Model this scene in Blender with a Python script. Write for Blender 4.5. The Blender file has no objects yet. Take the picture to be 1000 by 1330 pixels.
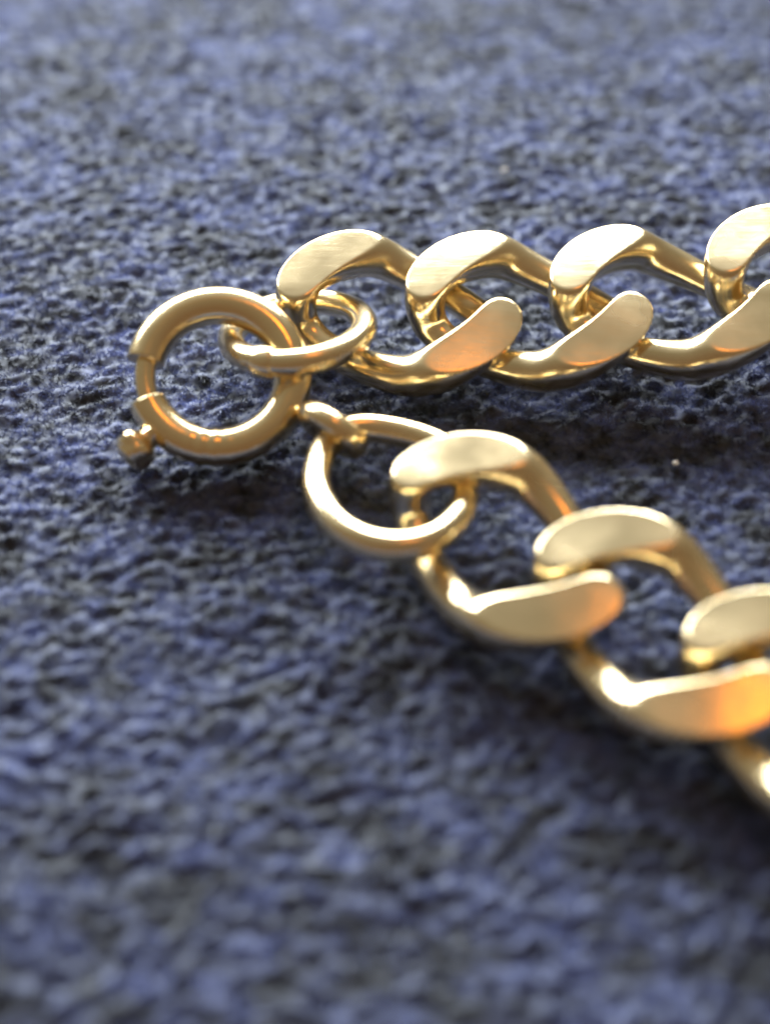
import bpy, math
import numpy as np
from mathutils import Vector, Matrix

# ------------------------------------------------------------------ camera, world, lights, exposure
MM = 0.001                               # the scene is authored in millimetres and built at real size
R = math.radians
scene = bpy.context.scene

CAM_ELEV, CAM_DIST, VFOV = 50.0, 50.0, 38.0
cam_pos = np.array([0.0, -CAM_DIST*math.cos(R(CAM_ELEV)), CAM_DIST*math.sin(R(CAM_ELEV))])
cam_fw = -cam_pos/CAM_DIST
cam_rt = np.array([1.0, 0.0, 0.0])
cam_up = np.cross(cam_rt, cam_fw)
cd = bpy.data.cameras.new('camera')
cam = bpy.data.objects.new('camera', cd)
scene.collection.objects.link(cam)
cam.location = Vector(cam_pos*MM)
cam.rotation_euler = (R(90-CAM_ELEV), 0, 0)
cd.sensor_fit = 'VERTICAL'
cd.sensor_height = 24.0
cd.lens = 12.0/math.tan(R(VFOV/2))
cd.clip_start, cd.clip_end = 0.002, 20.0
cd.dof.use_dof = True
cd.dof.focus_distance = 54.0*MM
cd.dof.aperture_fstop = cd.lens/2.4      # an opening 2.4 mm wide, as on a telephone
scene.camera = cam

world = bpy.data.worlds.new('World')
scene.world = world
world.use_nodes = True
wn, wl = world.node_tree.nodes, world.node_tree.links
wn.clear()
w_out = wn.new('ShaderNodeOutputWorld')
w_bg = wn.new('ShaderNodeBackground')
w_tc = wn.new('ShaderNodeTexCoord')
w_dot = wn.new('ShaderNodeVectorMath'); w_dot.operation = 'DOT_PRODUCT'
w_dot.inputs[1].default_value = (-0.20, 0.76, 0.62)      # the side of the room the window is on
w_map = wn.new('ShaderNodeMapRange')
w_map.inputs['From Min'].default_value = -0.4
w_map.inputs['From Max'].default_value = 1.0
w_ramp = wn.new('ShaderNodeValToRGB')
w_ramp.color_ramp.elements[0].color = (0.23, 0.150, 0.092, 1)
w_ramp.color_ramp.elements[1].color = (0.52, 0.49, 0.42, 1)
w_mid = w_ramp.color_ramp.elements.new(0.72); w_mid.color = (0.29, 0.25, 0.18, 1)
w_bg.inputs['Strength'].default_value = 0.84
wl.new(w_tc.outputs['Generated'], w_dot.inputs[0])
wl.new(w_dot.outputs['Value'], w_map.inputs['Value'])
wl.new(w_map.outputs['Result'], w_ramp.inputs['Fac'])
wl.new(w_ramp.outputs['Color'], w_bg.inputs['Color'])
wl.new(w_bg.outputs[0], w_out.inputs['Surface'])

def area_light(name, az, el, dist, sx, sy, watts, color):
    """a soft lamp at azimuth az (90 = straight behind the chain) and elevation el, aimed at the chain"""
    ld = bpy.data.lights.new(name, 'AREA')
    ld.shape = 'RECTANGLE'
    ld.size, ld.size_y, ld.energy, ld.color = sx, sy, watts, color
    o = bpy.data.objects.new(name, ld)
    scene.collection.objects.link(o)
    d = Vector((math.cos(R(az))*math.cos(R(el)), math.sin(R(az))*math.cos(R(el)), math.sin(R(el))))
    o.location = d*dist
    o.rotation_euler = (-d).to_track_quat('-Z', 'Y').to_euler()
    return o

area_light('window_light', 104, 25, 0.25, 0.36, 0.105, 3.8, (0.93, 0.97, 1.0))
area_light('orange_tip_light', 22, 76.5, 1.0, 0.15, 0.20, 0.60, (1.0, 0.30, 0.02))  # added warm light, placed so the lower link tips reflect orange

vs = scene.view_settings
vs.view_transform = 'Standard'
vs.look = 'None'
vs.exposure = 0.0
vs.gamma = 1.0
vs.use_curve_mapping = False
scene.cycles.use_denoising = True
scene.cycles.filter_width = 2.2           # the soft rendering of a small telephone lens

# ------------------------------------------------------------------ helpers
FPX = 665.0/math.tan(R(VFOV/2))
def on(px, py, h):
    """the point at height h (mm) above the cloth that lies along one sight line of the photograph"""
    d = cam_fw*FPX + cam_rt*(px-500) - cam_up*(py-665)
    t = (h-cam_pos[2])/d[2]
    return cam_pos + t*d

def link_mesh(me, name, mat, parent=None):
    me.materials.append(mat)
    o = bpy.data.objects.new(name, me)
    scene.collection.objects.link(o)
    o.parent = parent
    return o

def grid_mesh(name, V, closed_u=True, closed_v=True, caps=False):
    """V: (nu, nv, 3) in mm -> smooth quad mesh"""
    nu, nv = V.shape[:2]
    i = np.arange(nu if closed_u else nu-1)[:, None]
    j = np.arange(nv if closed_v else nv-1)[None, :]
    i2, j2 = (i+1) % nu, (j+1) % nv
    q = np.stack([i*nv+j, i2*nv+j, i2*nv+j2, i*nv+j2], -1).reshape(-1, 4)
    n = len(q)
    extra = []
    verts = V.reshape(-1, 3)*MM
    me = bpy.data.meshes.new(name)
    loops = q.ravel()
    starts = np.arange(n)*4
    if caps:
        c0 = np.arange(nv)
        c1 = (nu-1)*nv + np.arange(nv)[::-1]
        loops = np.concatenate([loops, c0, c1])
        starts = np.concatenate([starts, [4*n, 4*n+nv]])
    me.vertices.add(len(verts))
    me.vertices.foreach_set('co', verts.astype(np.float32).ravel())
    me.loops.add(len(loops))
    me.loops.foreach_set('vertex_index', loops.astype(np.int32))
    me.polygons.add(len(starts))
    me.polygons.foreach_set('loop_start', starts.astype(np.int32))
    me.update(calc_edges=True)
    me.validate()
    me.polygons.foreach_set('use_smooth', np.ones(len(me.polygons), dtype=bool))
    if caps:
        me.polygons[n].use_smooth = me.polygons[n+1].use_smooth = False
    return me

def tube(P, rad, ns=40, closed=True, up=(0, 0, 1), rad2=None):
    """sweep a round (or oval: rad across, rad2 along up) section along P (n,3)"""
    P = np.asarray(P, float)
    n = len(P)
    T = (np.roll(P, -1, 0)-np.roll(P, 1, 0)) if closed else np.gradient(P, axis=0)
    T /= np.linalg.norm(T, axis=1)[:, None]
    U = np.array(up, float)[None, :] - T*(T@np.array(up, float))[:, None]
    U /= np.linalg.norm(U, axis=1)[:, None]
    B = np.cross(T, U)
    rad = np.broadcast_to(np.asarray(rad, float), (n,))
    rad2 = rad if rad2 is None else np.broadcast_to(np.asarray(rad2, float), (n,))
    a = np.linspace(0, 2*np.pi, ns, endpoint=False)
    return (P[:, None, :] + B[:, None, :]*(np.cos(a)[None, :]*rad[:, None])[..., None]
            + U[:, None, :]*(np.sin(a)[None, :]*rad2[:, None])[..., None])

def frame(origin, xdir, roll=0.0, pitch=0.0):
    """matrix: local x along xdir on the cloth, rolled about x, nose pitched (degrees)"""
    ang = math.atan2(xdir[1], xdir[0])
    return (Matrix.Translation(Vector(origin)*MM) @ Matrix.Rotation(ang, 4, 'Z')
            @ Matrix.Rotation(R(-pitch), 4, 'Y') @ Matrix.Rotation(R(roll), 4, 'X'))

rng = np.random.default_rng(7)

# ------------------------------------------------------------------ materials
def new_mat(name):
    m = bpy.data.materials.new(name)
    m.use_nodes = True
    nt = m.node_tree
    return m, nt.nodes, nt.links, nt.nodes['Principled BSDF']

def gold_material(name, color, rough, seed):
    m, n, l, b = new_mat(name)
    tc = n.new('ShaderNodeTexCoord')
    b.inputs['Metallic'].default_value = 1.0
    inf = n.new('ShaderNodeObjectInfo')
    off = n.new('ShaderNodeVectorMath'); off.operation = 'ADD'
    l.new(tc.outputs['Object'], off.inputs[0]); l.new(inf.outputs['Random'], off.inputs[1])
    big = n.new('ShaderNodeTexNoise'); big.inputs['Scale'].default_value = 420.0; big.inputs['Detail'].default_value = 3.0
    l.new(off.outputs['Vector'], big.inputs['Vector'])
    ramp = n.new('ShaderNodeMapRange')
    ramp.inputs['From Min'].default_value = 0.3; ramp.inputs['From Max'].default_value = 0.7
    ramp.inputs['To Min'].default_value = rough*0.75; ramp.inputs['To Max'].default_value = rough*1.3
    l.new(big.outputs['Fac'], ramp.inputs['Value'])
    l.new(ramp.outputs['Result'], b.inputs['Roughness'])
    mix = n.new('ShaderNodeMix'); mix.data_type = 'RGBA'
    mix.inputs['A'].default_value = (*color, 1)
    mix.inputs['B'].default_value = (color[0]*0.95, color[1]*0.88, color[2]*0.78, 1)
    l.new(big.outputs['Fac'], mix.inputs['Factor'])
    l.new(mix.outputs['Result'], b.inputs['Base Color'])
    # worn metal: fine directional scratches and a slightly uneven surface
    mp = n.new('ShaderNodeMapping'); mp.inputs['Rotation'].default_value = (0.2, 0.1, 0.75 + seed)
    mp.inputs['Scale'].default_value = (700.0, 11000.0, 9000.0)
    l.new(off.outputs['Vector'], mp.inputs['Vector'])
    sc = n.new('ShaderNodeTexNoise'); sc.inputs['Scale'].default_value = 1.0; sc.inputs['Detail'].default_value = 4.0
    l.new(mp.outputs['Vector'], sc.inputs['Vector'])
    dent = n.new('ShaderNodeTexNoise'); dent.inputs['Scale'].default_value = 900.0; dent.inputs['Detail'].default_value = 2.0
    l.new(off.outputs['Vector'], dent.inputs['Vector'])
    b1 = n.new('ShaderNodeBump'); b1.inputs['Strength'].default_value = 0.10; b1.inputs['Distance'].default_value = 0.00004
    l.new(sc.outputs['Fac'], b1.inputs['Height'])
    b2 = n.new('ShaderNodeBump'); b2.inputs['Strength'].default_value = 0.25; b2.inputs['Distance'].default_value = 0.00006
    l.new(dent.outputs['Fac'], b2.inputs['Height'])
    l.new(b1.outputs['Normal'], b2.inputs['Normal'])
    l.new(b2.outputs['Normal'], b.inputs['Normal'])
    return m

GOLD = gold_material('gold', (0.92, 0.79, 0.51), 0.23, 0.0)
GOLD_CLASP = gold_material('clasp_gold', (0.94, 0.79, 0.49), 0.22, 0.6)

def cloth_material(name, dark, light, rough, sheen, through, spec):
    m, n, l, b = new_mat(name)
    tc = n.new('ShaderNodeTexCoord')
    nz = n.new('ShaderNodeTexNoise'); nz.inputs['Scale'].default_value = 1.0; nz.inputs['Detail'].default_value = 5.0
    nz.inputs['Roughness'].default_value = 0.65
    mp = n.new('ShaderNodeMapping'); mp.inputs['Rotation'].default_value = (0, 0, -0.3); mp.inputs['Scale'].default_value = (900.0, 1250.0, 900.0)
    l.new(tc.outputs['Object'], mp.inputs['Vector'])
    l.new(mp.outputs['Vector'], nz.inputs['Vector'])
    # two-tone yarn: blue clumps over a dark olive ground, in uneven patches
    pt = n.new('ShaderNodeTexNoise'); pt.inputs['Scale'].default_value = 0.30; pt.inputs['Detail'].default_value = 2.0
    l.new(mp.outputs['Vector'], pt.inputs['Vector'])
    ad = n.new('ShaderNodeMath'); ad.operation = 'MULTIPLY_ADD'; ad.inputs[1].default_value = 0.45
    l.new(pt.outputs['Fac'], ad.inputs[0]); l.new(nz.outputs['Fac'], ad.inputs[2])
    cr = n.new('ShaderNodeValToRGB')
    cr.color_ramp.elements[0].position = 0.62; cr.color_ramp.elements[0].color = (*dark, 1)
    cr.color_ramp.elements[1].position = 0.86; cr.color_ramp.elements[1].color = (*light, 1)
    l.new(ad.outputs['Value'], cr.inputs['Fac'])
    l.new(cr.outputs['Color'], b.inputs['Base Color'])
    b.inputs['Roughness'].default_value = rough
    b.inputs['Specular IOR Level'].default_value = spec
    b.inputs['Specular Tint'].default_value = (0.82, 0.89, 1.0, 1)
    b.inputs['Sheen Weight'].default_value = sheen
    b.inputs['Sheen Roughness'].default_value = 0.45
    b.inputs['Sheen Tint'].default_value = (0.6, 0.72, 1.0, 1)
    if through:
        tr = n.new('ShaderNodeBsdfTranslucent')
        l.new(cr.outputs['Color'], tr.inputs['Color'])
        mx = n.new('ShaderNodeMixShader'); mx.inputs[0].default_value = through
        l.new(b.outputs[0], mx.inputs[1]); l.new(tr.outputs[0], mx.inputs[2])
        l.new(mx.outputs[0], n['Material Output'].inputs['Surface'])
    return m
CLOTH = cloth_material('navy_cloth_backing', (0.012, 0.013, 0.016), (0.050, 0.062, 0.135), 0.66, 0.30, 0, 0.6)
PILE = cloth_material('navy_cloth_pile', (0.020, 0.021, 0.026), (0.128, 0.163, 0.375), 0.45, 0.0, 0.35, 0.7)

# ------------------------------------------------------------------ the cloth: a napped sheet, its short pile combed into clumps
def band_noise(n, step, lx, ly, rot, width, rng):
    """noise of one wavelength (mm) along each axis, from filtered white noise"""
    w = np.fft.fft2(rng.standard_normal((n, n)))
    k = np.fft.fftfreq(n, step)
    kx, ky = np.meshgrid(k, k, indexing='xy')
    c, s = math.cos(rot), math.sin(rot)
    u, v = c*kx+s*ky, -s*kx+c*ky
    q = np.sqrt((u*lx)**2 + (v*ly)**2)
    f = np.exp(-((np.log(np.maximum(q, 1e-6)))/width)**2/2)
    z = np.fft.ifft2(w*f).real
    return z/z.std()

NG, STEP, YMID = 640, 0.095, 9.0
def build_cloth():
    n, step = NG, STEP
    z1 = band_noise(n, step, 1.25, 0.90, 0.30, 0.45, rng)
    z2 = band_noise(n, step, 0.75, 0.62, 0.30, 0.40, rng)
    z0 = band_noise(n, step, 4.5, 4.0, 0.2, 0.4, rng)
    z = 0.045*z1 + 0.012*z2 + 0.05*z0
    ix = np.arange(n) - n/2
    def stretch(i, mid):
        over = np.maximum(np.abs(i)-(n/2-12), 0)
        return i*step + np.sign(i)*(np.expm1(over*0.38)*step*3) + mid
    x, y = stretch(ix, 0.0), stretch(ix, YMID)
    X, Y = np.meshgrid(x, y, indexing='xy')
    edge = np.minimum(np.minimum(ix[None, :]+n/2, n/2-1-ix[None, :]), np.minimum(ix[:, None]+n/2, n/2-1-ix[:, None]))
    z = z*np.clip((edge-8)/24, 0, 1) - 0.28
    far = np.clip(Y-6, 0, 26)
    z = z - 0.0020*far**2 - 0.104*np.maximum(Y-32, 0)     # added slope: the cloth falls away behind the chain to catch more light
    V = np.stack([X, Y, z], -1).transpose(1, 0, 2)
    o = link_mesh(grid_mesh('cloth', V, False, False), 'cloth', CLOTH)
    o['label'] = 'dark navy blue napped cloth under the gold chain'
    o['kind'] = 'structure'
    # the pile: short flat fibres, leaning together in clumps
    N = 1050000
    yy = rng.uniform(-18, 44, N)
    half = 13.5 + 0.30*(yy+16)
    keep = rng.uniform(0, 31.5, N) < half
    yy, half = yy[keep], half[keep]
    xx = rng.uniform(-1, 1, len(yy))*half
    N = len(xx)
    gi = np.clip(((xx/step)+n/2), 0, n-2); gj = np.clip(((yy-YMID)/step)+n/2, 0, n-2)
    i0, j0 = gi.astype(int), gj.astype(int); fi, fj = gi-i0, gj-j0
    def at(F):
        return (F[j0, i0]*(1-fi)*(1-fj) + F[j0, i0+1]*fi*(1-fj) + F[j0+1, i0]*(1-fi)*fj + F[j0+1, i0+1]*fi*fj)
    lx = at(band_noise(n, step, 1.3, 1.0, 0.3, 0.5, rng)); ly = at(band_noise(n, step, 1.3, 1.0, 0.3, 0.5, rng))
    ln = at(band_noise(n, step, 0.9, 0.7, 0.3, 0.5, rng))
    bz = at(z)
    d = np.stack([0.75*lx + 0.60*rng.standard_normal(N), 0.75*ly + 0.60*rng.standard_normal(N), np.full(N, 0.42)], -1)
    d /= np.linalg.norm(d, axis=1)[:, None]
    length = np.clip(0.21 + 0.06*ln + 0.04*rng.standard_normal(N), 0.05, 0.3)
    sd = rng.standard_normal((N, 3)); sd -= d*np.sum(sd*d, 1)[:, None]; sd /= np.linalg.norm(sd, axis=1)[:, None]
    w = (0.022*rng.uniform(0.6, 1.4, N))[:, None]
    base = np.stack([xx, yy, bz-0.02], -1)
    V = np.stack([base - sd*w, base + sd*w, base + d*length[:, None]], 1).reshape(-1, 3)
    me = bpy.data.meshes.new('pile')
    me.vertices.add(3*N); me.vertices.foreach_set('co', (V*MM).astype(np.float32).ravel())
    me.loops.add(3*N); me.loops.foreach_set('vertex_index', np.arange(3*N, dtype=np.int32))
    me.polygons.add(N); me.polygons.foreach_set('loop_start', np.arange(0, 3*N, 3, dtype=np.int32))
    me.update(calc_edges=True)
    p = link_mesh(me, 'pile', PILE, o)
    p['kind'] = 'stuff'
    return o
build_cloth()

# ------------------------------------------------------------------ the chain
chain = bpy.data.objects.new('gold_chain', None)
scene.collection.objects.link(chain)
chain.location = (0, 0, 0)
chain.empty_display_size = 0.002
chain['label'] = 'gold curb chain with round spring clasp lying doubled on dark blue cloth'
chain['category'] = 'chain'

# --- curb link: a twisted oval ring with its faces filed flat
LA, LB, LRS, LRE, LC, LH = 3.70, 2.60, 0.91, 0.60, 1.0, 0.92
LSK = 0.85
def smin(a, b, k):
    return -k*np.logaddexp(-a/k, -b/k)
def curb_link_mesh():
    m = 2600
    t = np.linspace(0, 2*np.pi, m, endpoint=False)
    ex = 1.36                                       # a pointed, leaning oval
    cx = np.sign(np.cos(t))*np.abs(np.cos(t))**ex
    cy = np.sign(np.sin(t))*np.abs(np.sin(t))**ex
    # each long side climbs to its broad tip and dives under the next link; the ends turn steeply
    zz = -LC*np.cos(t-R(4))*np.tanh(np.sin(t)/0.28)
    P = np.stack([LA*cx - LSK*cy, LB*cy, zz], -1)
    rad = LRE + (LRS-LRE)*(0.5-0.5*np.sin(2*t+R(15)))
    # even spacing along the wire, then round off the corners a little
    n = 260
    seg = np.linalg.norm(np.roll(P, -1, 0)-P, axis=1)
    L = np.concatenate([[0], np.cumsum(seg)])
    want = np.linspace(0, L[-1], n, endpoint=False)
    def even(q):
        return np.interp(want, L, np.concatenate([q, q[:1]]))
    k = np.exp(-0.5*(np.fft.fftfreq(n)*2*np.pi*4.5)**2)
    def soft(q):
        return np.fft.ifft(np.fft.fft(q)*k).real
    P = np.stack([soft(even(P[:, i])) for i in range(3)], -1)
    rad = soft(even(rad))
    t = np.interp(want, L, np.linspace(0, 2*np.pi, m+1))
    V = tube(P, rad, 76)
    x, y, z = V[..., 0], V[..., 1], V[..., 2]
    sgn = np.where(np.sin(t-R(30)) > 0, 1.0, -1.0)[:, None]   # which of the two long sides a section belongs to
    u = -x*sgn                                      # distance towards the broad tip of each face
    v = np.maximum(y*sgn, 0.3)                      # distance from the middle of the chain
    cap = LH + 0.02 - 0.010*(u-1.6)**2 - 0.09*(v-1.9) - 0.006*(v-1.9)**2
    tip = LH + 0.12*(3.1-u) - 0.05*(v-1.9)
    cap = smin(cap, tip, 0.06)
    z = smin(z, cap, 0.03)
    z = -smin(-z, np.full_like(z, LH), 0.03)
    side = LB + LRS*0.78                             # outer edges filed too
    yy = smin(np.abs(y), side + 0.0*u, 0.05)
    y = np.where(np.abs(y) > LB, np.sign(y)*yy, y)
    return grid_mesh('curb_link', np.stack([x, y, z], -1))
LINK = curb_link_mesh()
LINK.materials.append(GOLD)
jitter = np.random.default_rng(3)
def curb_link(px, py, h, heading, roll=0.0, pitch=0.0, yaw=0.0):
    o = bpy.data.objects.new('curb_link', LINK)
    scene.collection.objects.link(o)
    o.parent = chain
    jit = jitter.normal(0, 0.9, 3)                       # no two links lie quite alike
    o.matrix_world = frame(on(px, py, h), heading, roll+jit[0], pitch+jit[1]) @ Matrix.Rotation(R(jit[2]+yaw), 4, 'Z')
    return o

def dirv(a, b):
    return on(*b) - on(*a)
upper = [(517, 407, 1.8, 9), (684, 404, 1.8, 8.5), (870, 392, 2.0, 7.5), (1071, 366, 2.4, 5), (1278, 345, 2.8, 6)]
for i, (px, py, h, roll) in enumerate(upper):
    a, b = upper[max(i-1, 0)], upper[min(i+1, len(upper)-1)]
    curb_link(px, py, h, dirv(a[:3], b[:3]), roll, 0, -4.5)
lower = [(655, 708, 1.6, 10.5), (853, 818, 1.6, 9), (1057, 932, 1.6, 8), (1262, 1048, 1.6, 6)]
for i, (px, py, h, roll) in enumerate(lower):
    a, b = lower[max(i-1, 0)], lower[min(i+1, len(lower)-1)]
    curb_link(px, py, h, dirv(a[:3], b[:3]), roll, 0)

# --- plain jump rings
def ring_mesh(name, ra, rb, r, n=160, ns=40, r2=None):
    t = np.linspace(0, 2*np.pi, n, endpoint=False)
    return grid_mesh(name, tube(np.stack([ra*np.cos(t), rb*np.sin(t), 0*t], -1), r, ns, rad2=r2))
def place(o, origin, rot):
    """rot: list of (axis, degrees), applied first to last"""
    M = Matrix.Identity(4)
    for ax, d in rot:
        M = Matrix.Rotation(R(d), 4, ax) @ M
    o.matrix_world = Matrix.Translation(Vector(origin)*MM) @ M
    return o

j1 = link_mesh(ring_mesh('jump_ring', 2.38, 2.75, 0.47), 'jump_ring', GOLD, chain)
place(j1, on(387, 430, 1.9), [('X', -20), ('Y', -5)])
ja = np.radians(np.linspace(237, 256, 14))             # the soldered joint, a slightly swollen sleeve
jr = 0.475 + 0.09*np.sin(np.linspace(0, np.pi, 14))**0.5
joint = link_mesh(grid_mesh('solder_joint', tube(np.stack([2.38*np.cos(ja), 2.75*np.sin(ja), 0*ja], -1), jr, 32, closed=False), False, True, caps=True), 'solder_joint', GOLD, j1)
j1['label'] = 'gold jump ring joining the clasp to the upper strand'
# the lower jump ring has been pulled out of round: a bowed front and a nearly straight back
jp = [(414, 604, 1.5), (411, 640, 1.7), (440, 687, 1.9), (500, 712, 2.0), (565, 702, 1.9), (602, 664, 1.7),
      (603, 622, 1.4), (578, 582, 1.2), (515, 561, 1.2), (458, 556, 1.3), (427, 574, 1.4)]
Q = np.array([on(*p) for p in jp]); jc = Q.mean(0); Q = Q-jc
tt = np.arange(176)/16.0
i = tt.astype(int); f = (tt-i)[:, None]; m_ = len(Q)
q0, q1, q2, q3 = Q[(i-1) % m_], Q[i % m_], Q[(i+1) % m_], Q[(i+2) % m_]
C = 0.5*(2*q1 + (q2-q0)*f + (2*q0-5*q1+4*q2-q3)*f**2 + (3*q1-q0-3*q2+q3)*f**3)
kk = np.exp(-0.5*(np.fft.fftfreq(176)*2*np.pi*5)**2)
C = np.stack([np.fft.ifft(np.fft.fft(C[:, a_])*kk).real for a_ in range(3)], -1)
j3 = link_mesh(grid_mesh('jump_ring', tube(C, 0.47, 40, rad2=0.53)), 'jump_ring', GOLD, chain)
j3.location = Vector(jc)*MM
j3['label'] = 'gold jump ring joining the clasp eyelet to the lower strand'

# --- spring ring clasp
CR, CT = 2.58, 0.66
def arc(a0, a1, R0, n):
    t = np.radians(np.linspace(a0, a1, n))
    return np.stack([R0*np.cos(t), R0*np.sin(t), 0*t], -1)
A0, A1 = 204.0, 170.0+360.0                           # the barrel runs round from A0 to A1; the gap shows the bolt
P = arc(A0, A1, CR, 200)
rad = np.full(200, CT)
deg = np.linspace(A0, A1, 200)
rad = rad*(1 + 0.035*np.sin((deg-248)*0.62)*np.exp(-((deg-268)/14.0)**2))    # worn stamping on the near edge
P = np.concatenate([P[:1], P, P[-1:]]); rad = np.concatenate([[CT*0.96], rad, [CT*0.96]])
P[0] += (P[1]-P[2])*0.5; P[-1] += (P[-2]-P[-3])*0.5
clasp = link_mesh(grid_mesh('clasp_barrel', tube(P, rad, 44, closed=False), False, True, caps=True), 'spring_clasp', GOLD_CLASP, chain)
place(clasp, on(284, 488, 1.85), [('X', 27), ('Y', 3)])
clasp['label'] = 'round spring ring clasp with a gap and a small thumb knob'
bolt = link_mesh(grid_mesh('bolt', tube(arc(160, 214, CR-0.06, 40), 0.37, 32, closed=False), False, True, caps=True), 'bolt', GOLD_CLASP, clasp)
def lathe(name, prof, ns=32):
    a = np.linspace(0, 2*np.pi, ns, endpoint=False)
    V = np.stack([np.stack([r*np.cos(a), r*np.sin(a), 0*a+z], -1) for r, z in prof])
    return grid_mesh(name, V, False, True, caps=True)
knob_prof = [(1.55*r_, 1.18*z_) for r_, z_ in [(0.30, 0), (0.27, 0.25), (0.30, 0.38), (0.40, 0.46), (0.52, 0.60), (0.56, 0.78), (0.52, 0.98), (0.40, 1.14), (0.22, 1.23), (0.06, 1.25)]]
kme = lathe('thumb_knob', [(max(1e-3, np.interp(q, range(10), [p[0] for p in knob_prof])), np.interp(q, range(10), [p[1] for p in knob_prof])) for q in np.linspace(0, 9, 40)])
for vtx in kme.vertices:                              # a rough, pinched little button
    c = np.array(vtx.co)/MM
    c[0] *= 1.12; c[1] *= 0.86
    c[:2] *= 1 + 0.10*math.sin(5.1*c[2]+2*c[0]) + 0.07*math.sin(7*c[1]+4*c[2]+1)
    c[0] += 0.12*math.sin(2.6*c[2])
    vtx.co = Vector(c*MM)
knob = link_mesh(kme, 'thumb_knob', GOLD_CLASP, clasp)
ka = R(226)
knob.matrix_local = (Matrix.Translation(Vector(((CR+0.34)*math.cos(ka), (CR+0.34)*math.sin(ka), 0.05))*MM)
                     @ Matrix.Rotation(ka, 4, 'Z') @ Matrix.Rotation(R(90), 4, 'Y'))
# eyelet: a small loop, nearly edge-on to the eye
eye = link_mesh(ring_mesh('eyelet', 0.95, 0.80, 0.43, 80, 28), 'eyelet', GOLD_CLASP, clasp)
bpy.context.view_layer.update()
ec = on(432, 559, 1.5)
xd = on(470, 583, 1.3) - on(395, 535, 1.7); xd /= np.linalg.norm(xd)
view = ec-cam_pos; view /= np.linalg.norm(view)
ax = np.cross(xd, view); ax /= np.linalg.norm(ax)
ax = ax + 0.25*view; ax -= xd*(ax@xd); ax /= np.linalg.norm(ax)
yd = np.cross(ax, xd)
M = Matrix(((xd[0], yd[0], ax[0], ec[0]*MM), (xd[1], yd[1], ax[1], ec[1]*MM), (xd[2], yd[2], ax[2], ec[2]*MM), (0, 0, 0, 1)))
eye.matrix_world = M

# ------------------------------------------------------------------ specks of lint on the cloth
LINT, ln_, ll_, lb_ = new_mat('lint')
lb_.inputs['Base Color'].default_value = (0.72, 0.70, 0.64, 1)
lb_.inputs['Roughness'].default_value = 0.7
def lint(px, py, seed, size, label):
    g = np.random.default_rng(seed)
    c = on(px, py, 0.0)
    c[2] = 0.06 - 0.0020*max(c[1]-6, 0)**2
    t = np.linspace(0, 1, 14)
    P = np.stack([size*(t-0.5) + 0.05*np.sin(5*t+seed), 0.07*np.sin(7*t+2*seed), 0.05*np.sin(4*t)], -1)
    V = tube(P, 0.075*np.sin(np.pi*(0.06+0.88*t)), 10, closed=False)
    V = V + g.normal(0, 0.008, V.shape)
    o = link_mesh(grid_mesh('lint_speck', V, False, True, caps=True), 'lint_speck', LINT)
    o.location = Vector(c)*MM
    o.rotation_euler = (0, 0, g.uniform(0, 6))
    o['label'] = label
    o['category'] = 'lint'
    o['group'] = 'pale lint specks on the cloth'
lint(655, 214, 1, 0.34, 'tiny pale lint speck on the cloth behind the upper strand')
lint(877, 603, 2, 0.26, 'tiny pale lint speck on the cloth between the two strands')
